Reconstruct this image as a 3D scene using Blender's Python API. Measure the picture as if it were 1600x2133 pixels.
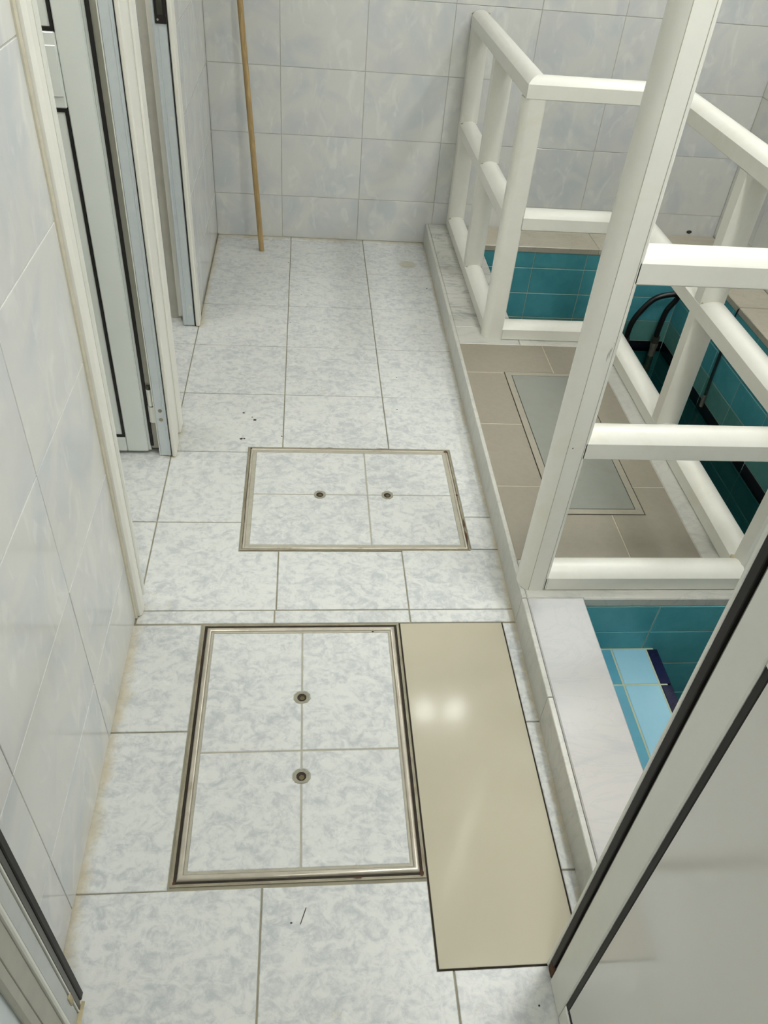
import bpy, bmesh, math, random
from mathutils import Vector, Matrix
random.seed(7)
S = bpy.context.scene
COL = S.collection
for o in list(bpy.data.objects):
    bpy.data.objects.remove(o)

# ------------------------------------------------------------------ camera
cam_d = bpy.data.cameras.new('camera'); cam = bpy.data.objects.new('camera', cam_d); COL.objects.link(cam)
R_ = Vector((0.99475475, -0.07169332, 0.07295931)); U_ = Vector((-0.00738296, 0.66108427, 0.75027533)); F_ = Vector((0.10202198, 0.74687860, -0.65708741))
M = Matrix((R_, U_, -F_)).transposed().to_4x4(); M.translation = (0, 0, 1.45)
cam.matrix_world = M
cam_d.sensor_fit = 'VERTICAL'; cam_d.sensor_height = 36.0; cam_d.sensor_width = 27.0; cam_d.lens = 27.778
cam_d.clip_start = 0.01; cam_d.clip_end = 50
S.camera = cam

# ------------------------------------------------------------------ world, exposure
w = bpy.data.worlds.new('world'); S.world = w; w.use_nodes = True
w.node_tree.nodes['Background'].inputs[0].default_value = (0.9, 0.95, 1.0, 1); w.node_tree.nodes['Background'].inputs[1].default_value = 0.05
S.view_settings.view_transform = 'Standard'; S.view_settings.look = 'None'; S.view_settings.gamma = 1.0
S.view_settings.use_curve_mapping = False
S.view_settings.exposure = -0.04
LAMP_COLOR = (0.99, 1.0, 0.975)
GLOBE_SPOT = (0.82, 2.72, 2.6); GLOBE_STRENGTH = 13.0
ADDED_TUBE_LIGHTS = [((1.56, 2.50, 2.6), 1.2, 23.0, 'long added ceiling light above the pool by the right wall'),  # unseen, added to light the pool side and back wall
              ((0.88, 0.82, 2.6), 0.62, 34.0, 'short added ceiling light just inside the doorway'),  # unseen, added to light near pool wall and rail fronts
              ((-0.85, 1.92, 2.6), 1.3, 34.0, 'added ceiling light above the cubicles on the left'),  # unseen, added to brighten the open leaf and cubicle wall
              ((0.05, -0.55, 2.6), 0.6, 16.0, 'added ceiling light in the entrance hall behind the doorway')]  # unseen, added as weak fill from behind the camera
S.cycles.use_denoising = True
S.cycles.max_bounces = 10; S.cycles.diffuse_bounces = 6; S.cycles.transmission_bounces = 6
S.cycles.caustics_reflective = False; S.cycles.caustics_refractive = False

# ------------------------------------------------------------------ materials
MATS = {}
def s2l(c): return tuple((x/12.92 if x <= 0.04045 else ((x+0.055)/1.055)**2.4) for x in c)
def C8(r, g, b): return s2l((r/255, g/255, b/255)) + (1,)
class NT:
    def __init__(s, name):
        m = bpy.data.materials.new(name); m.use_nodes = True; s.m = m; s.t = m.node_tree; s.b = s.t.nodes['Principled BSDF']
        MATS[name] = m
    def n(s, kind, **kw):
        nd = s.t.nodes.new(kind)
        for k, v in kw.items():
            if k.startswith('i_'):
                key = k[2:]
                key = int(key) if key.isdigit() else key
                tgt = nd.inputs[key]
                if hasattr(v, 'links') or isinstance(v, bpy.types.NodeSocket): s.t.links.new(v, tgt)
                else: tgt.default_value = v
            else: setattr(nd, k, v)
        return nd
    def link(s, a, b): s.t.links.new(a, b)
    def math(s, op, a, b=None, clamp=False):
        nd = s.t.nodes.new('ShaderNodeMath'); nd.operation = op; nd.use_clamp = clamp
        for i, v in enumerate((a, b)):
            if v is None: continue
            if isinstance(v, bpy.types.NodeSocket): s.t.links.new(v, nd.inputs[i])
            else: nd.inputs[i].default_value = v
        return nd.outputs[0]
    def mix(s, fac, a, b, blend='MIX'):
        nd = s.t.nodes.new('ShaderNodeMix'); nd.data_type = 'RGBA'; nd.blend_type = blend
        for key, v in ((0, fac), (6, a), (7, b)):
            if isinstance(v, bpy.types.NodeSocket): s.t.links.new(v, nd.inputs[key])
            else: nd.inputs[key].default_value = v
        return nd.outputs[2]
    def ramp(s, fac, lo, hi):
        nd = s.t.nodes.new('ShaderNodeMapRange'); nd.interpolation_type = 'SMOOTHSTEP'; nd.clamp = True
        s.t.links.new(fac, nd.inputs[0]); nd.inputs[1].default_value = lo; nd.inputs[2].default_value = hi
        return nd.outputs[0]
    def coords(s, scale=(1, 1, 1), rot=(0, 0, 0)):
        """object coordinates shifted by the object's own random number: every piece differs"""
        tc = s.n('ShaderNodeTexCoord'); oi = s.n('ShaderNodeObjectInfo')
        off = s.n('ShaderNodeCombineXYZ'); r = s.math('MULTIPLY', oi.outputs['Random'], 37.0)
        for k in range(3): s.link(r, off.inputs[k])
        mp = s.n('ShaderNodeMapping'); mp.inputs['Scale'].default_value = scale; mp.inputs['Rotation'].default_value = rot
        s.link(tc.outputs['Object'], mp.inputs[0])
        ad = s.n('ShaderNodeVectorMath', operation='ADD'); s.link(mp.outputs[0], ad.inputs[0]); s.link(off.outputs[0], ad.inputs[1])
        return ad.outputs[0]
    def noise(s, vec, scale, detail=3.0, rough=0.55, dist=0.0):
        nd = s.n('ShaderNodeTexNoise'); nd.inputs['Scale'].default_value = scale; nd.inputs['Detail'].default_value = detail
        nd.inputs['Roughness'].default_value = rough; nd.inputs['Distortion'].default_value = dist
        s.link(vec, nd.inputs['Vector']); return nd.outputs['Fac']
    def out(s, col, rough=0.4, metal=0.0, bump=None, bstr=0.1, bdist=0.002, spec=0.5, coat=0.0):
        def put(k, v):
            if isinstance(v, bpy.types.NodeSocket): s.link(v, s.b.inputs[k])
            else: s.b.inputs[k].default_value = v
        put('Base Color', col); put('Roughness', rough); put('Metallic', metal); put('Specular IOR Level', spec)
        if coat: put('Coat Weight', coat); s.b.inputs['Coat Roughness'].default_value = 0.08
        if bump is not None:
            b = s.n('ShaderNodeBump'); b.inputs['Strength'].default_value = bstr; b.inputs['Distance'].default_value = bdist
            s.link(bump, b.inputs['Height']); s.link(b.outputs[0], s.b.inputs['Normal'])
        return s.m

def curb_x(y): return 0.512 + 0.01056*(y-0.595)

def mat_floor():
    t = NT('floor_tile_glaze'); v = t.coords()
    st = t.coords((1.0, 1.4, 1.0), (0, 0, 0.6))
    a = t.noise(st, 25, 4, 0.68, 1.1); b = t.noise(v, 62, 4, 0.68, 0.6); c = t.noise(v, 5, 2, 0.5, 0.3)
    white = C8(209, 210, 206); grey = C8(176, 180, 182)
    f = t.math('ADD', t.math('MULTIPLY', a, 0.6), t.math('MULTIPLY', b, 0.4))
    f = t.math('ADD', f, t.math('MULTIPLY', t.math('SUBTRACT', c, 0.5), 0.12))
    col = t.mix(t.math('MULTIPLY', t.ramp(f, 0.41, 0.66), 0.95), white, grey)
    col = t.mix(t.math('MULTIPLY', t.ramp(t.noise(v, 30, 3, 0.7), 0.60, 0.74), 0.5), col, C8(224, 225, 220))
    col = t.mix(t.math('MULTIPLY', t.ramp(t.noise(v, 11, 4, 0.7, 1.0), 0.62, 0.78), 0.45), col, C8(190, 184, 160))
    # yellow grime lying along walls and kerb
    g = t.n('ShaderNodeNewGeometry'); sp = t.n('ShaderNodeSeparateXYZ'); t.link(g.outputs['Position'], sp.inputs[0])
    x, y = sp.outputs[0], sp.outputs[1]
    dl = t.math('ABSOLUTE', t.math('ADD', x, 0.388))
    for lo, hi in ((1.31, 1.88), (2.07, 2.67)):      # no wall to gather dirt in the door openings
        dl = t.math('ADD', dl, t.math('MULTIPLY', t.math('GREATER_THAN', y, lo), t.math('LESS_THAN', y, hi)))
    dr = t.math('MULTIPLY', t.math('ABSOLUTE', t.math('SUBTRACT', t.math('ADD', t.math('MULTIPLY', y, 0.01056), 0.5057), x)), 1.8)
    db = t.math('ABSOLUTE', t.math('SUBTRACT', 3.53, y))
    d = t.math('MINIMUM', t.math('MINIMUM', dl, dr), t.math('MULTIPLY', db, 0.55))
    n = t.noise(g.outputs['Position'], 9, 4, 0.6)
    n2 = t.noise(g.outputs['Position'], 40, 4, 0.7)
    d2 = t.math('ADD', d, t.math('ADD', t.math('MULTIPLY', t.math('SUBTRACT', n, 0.5), 0.05), t.math('MULTIPLY', t.math('SUBTRACT', n2, 0.5), 0.03)))
    m = t.math('SUBTRACT', 1.0, t.ramp(d2, -0.004, 0.026))
    col = t.mix(t.math('MULTIPLY', m, 0.6), col, C8(176, 160, 118))
    # a single dried stain near the far right corner
    sx = t.math('MULTIPLY', t.math('SUBTRACT', x, 0.447), 1.0); sy = t.math('MULTIPLY', t.math('SUBTRACT', y, 3.286), 1.0)
    rr = t.math('ADD', t.math('MULTIPLY', sx, sx), t.math('MULTIPLY', sy, sy))
    rr = t.math('ADD', t.math('SQRT', rr), t.math('MULTIPLY', t.math('SUBTRACT', n, 0.5), 0.03))
    st = t.math('SUBTRACT', 1.0, t.ramp(rr, 0.03, 0.045))
    col = t.mix(t.math('MULTIPLY', st, 0.5), col, C8(165, 155, 120))
    t.out(col, t.math('ADD', 0.24, t.math('MULTIPLY', b, 0.12)), bump=b, bstr=0.25, bdist=0.0012)
def mat_wall():
    t = NT('wall_tile_glaze'); v = t.coords()
    a = t.noise(v, 6, 3, 0.5, 1.0); s_ = t.coords((1.0, 1.0, 0.5), (0.2, 0.6, 0.3)); b = t.noise(s_, 15, 3, 0.55, 1.4)
    col = t.mix(t.ramp(a, 0.38, 0.70), C8(209, 209, 205), C8(195, 199, 201))
    col = t.mix(t.math('MULTIPLY', t.ramp(b, 0.52, 0.72), 0.6), col, C8(221, 221, 216))
    col = t.mix(t.math('MULTIPLY', t.ramp(t.noise(v, 3, 1), 0.5, 0.7), 0.3), col, C8(203, 198, 197))
    t.out(col, 0.13, spec=0.45)
def mat_marble(name, base, vein, warm, vs=0.5):
    t = NT(name); v = t.coords((1, 1, 1), (0.1, 0.2, 0.6)); st = t.coords((1.0, 2.6, 1), (0, 0, 0.7))
    a = t.noise(st, 5, 5, 0.6, 1.5); b = t.noise(v, 3, 2)
    line = t.math('ABSOLUTE', t.math('SUBTRACT', t.noise(st, 4, 5, 0.6, 2.0), 0.5))
    ln = t.math('SUBTRACT', 1.0, t.ramp(line, 0.0, 0.035))
    col = t.mix(t.ramp(b, 0.35, 0.7), base, warm)
    col = t.mix(t.math('MULTIPLY', t.ramp(a, 0.5, 0.75), vs), col, vein)
    col = t.mix(t.math('MULTIPLY', ln, vs*0.6), col, vein)
    t.out(col, 0.28, bump=a, bstr=0.05)
def mat_pool(name, base, dark, spread=0.35):
    t = NT(name); v = t.coords(); oi = t.n('ShaderNodeObjectInfo')
    a = t.noise(v, 25, 3, 0.6, 0.5); b = t.noise(v, 6, 2)
    col = t.mix(t.ramp(t.math('ADD', t.math('MULTIPLY', a, 0.4), t.math('MULTIPLY', b, 0.6)), 0.3, 0.75), base, dark)
    col = t.mix(t.math('MULTIPLY', oi.outputs['Random'], spread), col, dark)
    t.out(col, 0.22, bump=a, bstr=0.06)
def mat_plain(name, col, rough=0.4, metal=0.0, var=0.0, scale=20, spec=0.5, bstr=0.0, dirt=None, dirtamt=0.0, coat=0.0):
    t = NT(name); v = t.coords(); a = t.noise(v, scale, 4, 0.6, 0.4)
    c2 = tuple(max(0, x*(1-var)) for x in col[:3]) + (1,)
    cc = t.mix(t.ramp(a, 0.35, 0.7), col, c2)
    if dirt is not None:
        cc = t.mix(t.math('MULTIPLY', t.ramp(t.noise(v, scale*0.25, 5, 0.65, 0.8), 0.52, 0.72), dirtamt), cc, dirt)
    t.out(cc, rough, metal, bump=a if bstr else None, bstr=bstr, spec=spec, coat=coat)
mat_floor(); mat_wall()
mat_marble('grey_marble', C8(184, 184, 176), C8(148, 150, 149), C8(194, 192, 183), 0.45)
mat_marble('white_marble', C8(178, 178, 177), C8(160, 161, 166), C8(182, 178, 173), 0.4)
mat_marble('dark_marble', C8(172, 172, 164), C8(112, 114, 114), C8(186, 185, 178), 0.75)
mat_marble('tan_marble', C8(178, 171, 154), C8(148, 140, 122), C8(184, 178, 163), 0.45)
mat_pool('teal_tile', C8(92, 168, 178), C8(76, 152, 164))
mat_pool('stained_teal_tile', C8(106, 158, 150), C8(88, 144, 138))
mat_pool('cyan_tile', C8(98, 166, 188), C8(84, 152, 176), 0.5)
mat_pool('pale_cyan_tile', C8(152, 198, 216), C8(140, 190, 210), 0.5)
mat_pool('black_trim', C8(22, 24, 34), C8(14, 16, 24))
mat_pool('navy_mosaic', C8(26, 27, 66), C8(17, 18, 46))
mat_plain('floor_grout', C8(150, 144, 124), 0.85, var=0.3, scale=12)
mat_plain('wall_grout', C8(186, 184, 174), 0.8, var=0.1)
mat_plain('pool_grout', C8(150, 176, 164), 0.8, var=0.15)
mat_plain('step_grout', C8(176, 186, 160), 0.8, var=0.1)
mat_plain('brown_grout', C8(188, 178, 158), 0.8, var=0.1)
mat_plain('brown_tile', C8(141, 134, 120), 0.42, var=0.06, scale=60, dirt=C8(137, 127, 111), dirtamt=0.3)
mat_plain('hatch_metal', C8(130, 132, 124), 0.42, 0.0, var=0.05, scale=25, dirt=C8(124, 123, 113), dirtamt=0.5)
mat_plain('hatch_frame_metal', C8(154, 148, 134), 0.4, 0.1, var=0.1)
mat_plain('white_paint', C8(222, 221, 212), 0.32, var=0.02, scale=30, dirt=C8(214, 208, 190), dirtamt=0.35)
mat_plain('white_aluminium', C8(216, 217, 208), 0.3, var=0.02, scale=30)
mat_plain('cream_aluminium', C8(228, 226, 217), 0.35, var=0.02, scale=15, dirt=C8(214, 207, 186), dirtamt=0.25)
mat_plain('door_panel_white', C8(214, 212, 206), 0.09, var=0.01, scale=4, coat=0.4)
mat_plain('door_leaf_white', C8(220, 224, 220), 0.25, var=0.015, scale=10)
mat_plain('bare_aluminium', C8(204, 211, 214), 0.34, 0.1, var=0.05, scale=40)
mat_plain('silver_aluminium', C8(186, 190, 188), 0.35, 0.15, var=0.08)
mat_plain('grey_aluminium', C8(168, 166, 154), 0.45, 0.1, var=0.08)
mat_plain('channel_grey', C8(126, 122, 110), 0.4, 0.1, var=0.1)
mat_plain('dark_channel', C8(70, 70, 62), 0.35, 0.4, var=0.2, scale=15)
mat_plain('black_rubber', C8(20, 16, 14), 0.6, var=0.2, scale=60)
mat_plain('black_hose', C8(14, 14, 15), 0.35, var=0.2)
mat_plain('green_pipe', C8(24, 44, 42), 0.4, var=0.2)
mat_plain('steel', C8(196, 189, 174), 0.3, 0.45, var=0.15, scale=25, dirt=C8(140, 122, 96), dirtamt=0.6)
mat_plain('dirty_steel', C8(152, 145, 124), 0.5, 0.15, var=0.25, scale=30, dirt=C8(104, 88, 64), dirtamt=0.7)
mat_plain('sealing_strip', C8(168, 164, 148), 0.7, var=0.12, scale=40)
mat_plain('dark_gap', C8(52, 44, 34), 0.9, var=0.4, scale=40)
mat_plain('socket_cement', C8(150, 146, 130), 0.8, var=0.2, scale=80)
mat_plain('rusty_bolt', C8(104, 92, 66), 0.6, 0.4, var=0.3, scale=90)
mat_plain('beige_panel', C8(180, 174, 154), 0.10, var=0.05, scale=3, dirt=C8(178, 166, 134), dirtamt=0.35)
mat_plain('tan_sealant', C8(184, 172, 138), 0.7, var=0.2, scale=50)
mat_plain('pale_sealant', C8(200, 194, 174), 0.6, var=0.1, scale=50)
mat_plain('rust', C8(84, 52, 28), 0.8, var=0.4, scale=60)
mat_plain('scuff_grey', C8(172, 172, 168), 0.6)
mat_plain('scuff_dark', C8(84, 82, 78), 0.6)
mat_plain('dirt', C8(58, 56, 52), 0.9, var=0.3)
mat_plain('plaster_white', C8(226, 226, 222), 0.9, var=0.02)
mat_plain('chrome_fitting', C8(150, 146, 132), 0.35, 0.7, var=0.3, scale=60)
mat_plain('lamp_base', C8(225, 225, 220), 0.4)
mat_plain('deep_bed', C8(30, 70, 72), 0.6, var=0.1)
def mat_wood():
    t = NT('broomstick_wood'); v = t.coords((14, 14, 1.2)); a = t.noise(v, 6, 4, 0.6, 0.8)
    t.out(t.mix(t.ramp(a, 0.3, 0.7), C8(176, 150, 104), C8(150, 124, 80)), 0.5, bump=a, bstr=0.1)
mat_wood()
def mat_water():
    t = NT('pool_water_surface'); t.t.nodes.remove(t.b); o = t.t.nodes['Material Output']
    tr = t.n('ShaderNodeBsdfTransparent'); tr.inputs[0].default_value = (0.30, 0.52, 0.48, 1)
    gl = t.n('ShaderNodeBsdfGlossy'); gl.inputs['Roughness'].default_value = 0.015; gl.inputs[0].default_value = (1, 1, 1, 1)
    fr_ = t.n('ShaderNodeFresnel'); fr_.inputs[0].default_value = 1.34
    mx = t.n('ShaderNodeMixShader'); t.link(fr_.outputs[0], mx.inputs[0]); t.link(tr.outputs[0], mx.inputs[1]); t.link(gl.outputs[0], mx.inputs[2]); t.link(mx.outputs[0], o.inputs[0])
mat_water()
def mat_lamp():
    t = NT('lamp_globe'); t.b.inputs['Base Color'].default_value = (1, 1, 1, 1)
    t.b.inputs['Emission Color'].default_value = LAMP_COLOR + (1,); t.b.inputs['Emission Strength'].default_value = GLOBE_STRENGTH
    t.b.inputs['Roughness'].default_value = 0.3
mat_lamp()

# ------------------------------------------------------------------ object helpers
def link(o, parent=None):
    COL.objects.link(o)
    if parent is not None: o.parent = parent
    return o
def world_loc(p):
    l = Vector((0, 0, 0))
    while p is not None: l = l + p.location; p = p.parent
    return l
def obj_from(name, verts, faces, mat, parent=None, origin=None, smooth=False, mesh=None):
    """verts in world space; the object's origin goes to `origin` (default: centre of the bounds)"""
    if origin is None:
        origin = Vector([(min(v[i] for v in verts)+max(v[i] for v in verts))/2 for i in range(3)])
    origin = Vector(origin)
    if mesh is None:
        mesh = bpy.data.meshes.new(name)
        mesh.from_pydata([tuple(Vector(v)-origin) for v in verts], [], faces)
        mesh.materials.append(MATS[mat])
        if smooth:
            for p in mesh.polygons: p.use_smooth = True
        mesh.update()
    o = bpy.data.objects.new(name, mesh); link(o, parent)
    o.location = origin - world_loc(parent)
    return o
class MB:
    def __init__(s): s.v = []; s.f = []
    def box(s, x0, x1, y0, y1, z0, z1, c=0.0):
        if c <= 0:
            b = len(s.v)
            s.v += [(x, y, z) for z in (z0, z1) for y in (y0, y1) for x in (x0, x1)]
            s.f += [tuple(b+i for i in q) for q in ((0, 2, 3, 1), (4, 5, 7, 6), (0, 1, 5, 4), (2, 6, 7, 3), (0, 4, 6, 2), (1, 3, 7, 5))]
        else:
            bm = bmesh.new(); bmesh.ops.create_cube(bm, size=1.0)
            for v in bm.verts: v.co = Vector(((x0+x1)/2+v.co.x*(x1-x0), (y0+y1)/2+v.co.y*(y1-y0), (z0+z1)/2+v.co.z*(z1-z0)))
            bmesh.ops.bevel(bm, geom=bm.edges[:], offset=c, segments=1, profile=0.5, affect='EDGES')
            s.add_bm(bm)
        return s
    def add_bm(s, bm):
        b = len(s.v); bm.verts.index_update()
        s.v += [tuple(v.co) for v in bm.verts]; s.f += [tuple(b+v.index for v in f.verts) for f in bm.faces]; bm.free(); return s
    def sweep(s, prof, A, B, X, Y, ma=0.0, mb=0.0):
        """profile (u,v) swept A->B; u along X, v along Y; ma/mb = mitre shift along the path per unit u"""
        A = Vector(A); B = Vector(B); X = Vector(X); Y = Vector(Y); d = (B-A).normalized(); b = len(s.v); n = len(prof)
        for (u, v) in prof: s.v.append(tuple(A+X*u+Y*v+d*(ma*u)))
        for (u, v) in prof: s.v.append(tuple(B+X*u+Y*v+d*(mb*u)))
        flip = X.cross(Y).dot(d) < 0
        side = [(b+i, b+(i+1) % n, b+n+(i+1) % n, b+n+i) for i in range(n)]
        caps = [tuple(b+i for i in reversed(range(n))), tuple(b+n+i for i in range(n))]
        fs = side+caps
        if flip: fs = [tuple(reversed(f)) for f in fs]
        s.f += fs; return s
    def cyl(s, A, B, r, n=16, r2=None):
        A = Vector(A); B = Vector(B); d = (B-A).normalized(); X = d.orthogonal().normalized(); Y = d.cross(X); b = len(s.v); r2 = r if r2 is None else r2
        for P, rr in ((A, r), (B, r2)):
            for i in range(n):
                a = 2*math.pi*i/n; s.v.append(tuple(P+X*math.cos(a)*rr+Y*math.sin(a)*rr))
        s.f += [(b+i, b+(i+1) % n, b+n+(i+1) % n, b+n+i) for i in range(n)]
        s.f += [tuple(b+i for i in reversed(range(n))), tuple(b+n+i for i in range(n))]; return s
    def build(s, name, mat, parent=None, origin=None, smooth=False):
        return obj_from(name, s.v, s.f, mat, parent, origin, smooth)
def auto_smooth(o, ang=40):
    for p in o.data.polygons: p.use_smooth = True
    bm = bmesh.new(); bm.from_mesh(o.data)
    for e in bm.edges:
        if len(e.link_faces) == 2 and e.calc_face_angle(0) > math.radians(ang): e.smooth = False
    bm.to_mesh(o.data); bm.free(); return o
def empty(name, loc):
    o = bpy.data.objects.new(name, None); o.empty_display_size = 0.1; o.location = loc; COL.objects.link(o); return o
def thing(name, loc, label, cat, group=None):
    o = empty(name, loc); tag(o, label, cat, group); return o
def tag(o, label, cat, group=None):
    o['label'] = label; o['category'] = cat
    if group: o['group'] = group
    return o
def struct(o): o['kind'] = 'structure'; return o
TILE_CACHE = {}
def tile(poly, O, U, V, N, mat, parent, name='tile', th=0.009, ch=0.0012):
    """one tile: polygon (u,v) in metres, front face at O + 0*N; chamfered arris"""
    O = Vector(O); U = Vector(U); V = Vector(V); N = Vector(N)
    cu = (min(p[0] for p in poly)+max(p[0] for p in poly))/2; cv = (min(p[1] for p in poly)+max(p[1] for p in poly))/2
    rel = [(round(p[0]-cu, 4), round(p[1]-cv, 4)) for p in poly]
    area = sum(rel[i][0]*rel[(i+1) % len(rel)][1]-rel[(i+1) % len(rel)][0]*rel[i][1] for i in range(len(rel)))
    if area < 0: rel.reverse()
    tilt = random.uniform(-1, 1)*0.0003
    org = O+U*cu+V*cv+N*tilt
    key = (tuple(rel), tuple(U), tuple(V), tuple(N), mat, th)
    me = TILE_CACHE.get(key)
    if me is None:
        n = len(rel); ins = []
        for i in range(n):
            p0, p1, p2 = Vector(rel[i-1]), Vector(rel[i]), Vector(rel[(i+1) % n])
            d1 = (p1-p0).normalized(); d2 = (p2-p1).normalized(); n1 = Vector((-d1.y, d1.x)); n2 = Vector((-d2.y, d2.x))
            k = n1+n2; k = k/max(0.3, (k.length_squared/2)); ins.append(p1+k*ch)
        vs = [U*p[0]+V*p[1]+N*0 for p in ins]+[U*p[0]+V*p[1]-N*ch for p in rel]+[U*p[0]+V*p[1]-N*th for p in rel]
        fs = [tuple(range(n))]+[(n+i, n+(i+1) % n, (i+1) % n, i) for i in range(n)]+[(2*n+i, 2*n+(i+1) % n, n+(i+1) % n, n+i) for i in range(n)]
        if U.cross(V).dot(N) < 0: fs = [tuple(reversed(f)) for f in fs]
        me = bpy.data.meshes.new(name); me.from_pydata([tuple(v) for v in vs], [], fs); me.materials.append(MATS[mat]); me.update()
        TILE_CACHE[key] = me
    o = bpy.data.objects.new(name, me); link(o, parent); o.location = org-world_loc(parent); return o
def rect(u0, u1, v0, v1, g): return [(u0+g, v0+g), (u1-g, v0+g), (u1-g, v1-g), (u0+g, v1-g)]
XYZ = (Vector((1, 0, 0)), Vector((0, 1, 0)), Vector((0, 0, 1)))
EX, EY, EZ = XYZ

# ================================================================== SETTING
H = 2.6
# ---- floor: grout bed with single tiles
bed = MB(); bed.box(-1.3, 0.53, -1.2, 3.6, -0.08, -0.0028); bed.box(0.53, 1.3, -1.2, 0.42, -0.08, -0.0028)
floor = struct(bed.build('floor', 'floor_grout', origin=(0, 1, 0)))
G = 0.0016
def ft(poly): return tile(poly, (0, 0, 0), EX, EY, EZ, 'floor_tile_glaze', floor)
def fr(x0, x1, y0, y1, g=G): return ft(rect(x0, x1, y0, y1, g))
cx = [-1.36, -1.036, -0.712, -0.388, -0.0627, 0.261, 0.55]
rows = [3.49, 3.175, 2.86, 2.546, 2.231, 1.916, 1.602, 1.287]
RIM = 0.003
h1 = (-0.163, 0.447, 1.493, 1.940)     # far cover, outer edge
h2 = (-0.231, 0.230, 0.634, 1.242)     # near cover
for i in range(3, 6):                   # corridor columns
    fr(cx[i], cx[i+1], 3.49, 3.545)     # thin cut strip at the wall
    for j in range(4): fr(cx[i], cx[i+1], rows[j+1], rows[j])
# row 2.231..1.916 around the cover
a, b, c_, d = h1[0]-RIM, h1[1]+RIM, h1[2]-RIM, h1[3]+RIM
ft([(-0.388+G, 1.916+G), (a, 1.916+G), (a, d), (-0.0627-G, d), (-0.0627-G, 2.231-G), (-0.388+G, 2.231-G)])
ft([(-0.0627+G, d), (0.261-G, d), (0.261-G, 2.231-G), (-0.0627+G, 2.231-G)])
ft([(0.261+G, d), (0.55, d), (0.55, 2.231-G), (0.261+G, 2.231-G)])
ft([(-0.388+G, 1.602+G), (a, 1.602+G), (a, 1.916-G), (-0.388+G, 1.916-G)])
ft([(-0.388+G, 1.287+G), (-0.0627-G, 1.287+G), (-0.0627-G, c_), (a, c_), (a, 1.602-G), (-0.388+G, 1.602-G)])
fr(-0.0627, 0.261, 1.287, c_+G); fr(0.261, 0.55, 1.287, 1.500)
ft([(b, 1.500+G), (0.55, 1.500+G), (0.55, 1.630-G), (b, 1.630-G)])
ft([(b, 1.630+G), (0.55, 1.630+G), (0.55, d), (b, d)])
fr(-0.388, -0.0664, 1.245, 1.287); fr(-0.0664, 0.261, 1.245, 1.287); fr(0.261, 0.55, 1.245, 1.287)
# near zone
e, f_, g_, hh = h2[0]-RIM, h2[1]+RIM, h2[2]-RIM, h2[3]
fr(-0.40, e, 0.954, 1.243); fr(-0.40, e, g_-0.003, 0.954)
pl = (0.2335, 0.4835, 0.4795, 1.2415)  # beige plate
fr(pl[1]+0.002, 0.55, 0.961, 1.243); fr(pl[1]+0.002, 0.55, 0.638, 0.961); fr(pl[1]+0.002, 0.55, 0.4795, 0.638)
q = pl[0]-0.003
fr(-0.40, -0.068, 0.31, 0.629)
ft([(-0.068+G, 0.31+G), (0.2595-G, 0.31+G), (0.2595-G, 0.4765), (q, 0.4765), (q, 0.629-G), (-0.068+G, 0.629-G)])
ft([(0.2595+G, 0.31+G), (0.583, 0.31+G), (0.583, 0.4765), (0.2595+G, 0.4765)])
fr(0.583, 0.907, 0.31, 0.44)
for k in range(4):
    y1 = 0.31-0.324*k
    for i in range(-2, 4): fr(-0.068+0.324*i, -0.068+0.324*(i+1), y1-0.324, y1)
# floors of the two cubicles
for i in range(3):
    for (y1, y0) in ((2.86, 2.546), (2.546, 2.231), (2.231, 1.916), (1.916, 1.602), (1.602, 1.287)): fr(cx[i], cx[i+1], y0, y1)

# ---- walls
zr = [0.0, 0.1845]+[0.1845+0.2525*k for k in range(1, 10)]; zr = [z for z in zr if z < H]+[H]
WG = 0.0011
def wall(name, boxes, faces):
    mb = MB()
    for bx in boxes: mb.box(*bx)
    wo = struct(mb.build(name, 'wall_grout'))
    for (O, U, V, N, us, zs) in faces:
        for i in range(len(us)-1):
            for j in range(len(zs)-1): tile(rect(us[i], us[i+1], zs[j], zs[j+1], WG), O, U, V, N, 'wall_tile_glaze', wo, th=0.006, ch=0.0008)
    return wo
bx_ = [-0.39]+[-0.102+0.337*k for k in range(0, 6)]+[1.915]
wall('wall_back', [(-0.5, 2.05, 3.532, 3.64, 0, H)], [((0, 3.53, 0), EX, EZ, -EY, bx_, zr)])
wall('wall_left', [(-0.49, -0.392, 0.40, 1.262, 0, H), (-0.49, -0.392, 1.99, 2.05, 0, H), (-0.49, -0.392, 2.735, 3.532, 0, H),
                   (-0.49, -0.392, 1.262, 1.99, 2.08, H), (-0.49, -0.392, 2.05, 2.735, 2.08, H)],
     [((-0.39, 0, 0), EY, EZ, EX, [0.40, 0.603, 0.94, 1.262], zr), ((-0.39, 0, 0), EY, EZ, EX, [2.735, 2.87, 3.207, 3.53], zr)])
wall('wall_cubicle_far', [(-1.3, -0.49, 2.747, 2.84, 0, 2.1)], [((0, 2.745, 0), EX, EZ, -EY, [-1.3, -1.113, -0.776, -0.455], [z for z in zr if z < 2.05]+[2.1])])
wall('wall_cubicle_middle', [(-1.3, -0.49, 1.99, 2.03, 0, 2.1)], [])
wall('wall_cubicle_near', [(-1.3, -0.49, 1.20, 1.262, 0, 2.1)], [])
wall('wall_cubicle_left', [(-1.4, -1.3, 0.40, 3.64, 0, H)], [])
wall('wall_right', [(1.917, 2.05, 0.36, 3.532, -0.05, H)], [((1.915, 0, 0), EY, EZ, -EX, [0.47, 0.83, 1.17, 1.51, 1.845, 2.182, 2.519, 2.856, 3.193, 3.53], [0.09]+zr[1:])])
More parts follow.
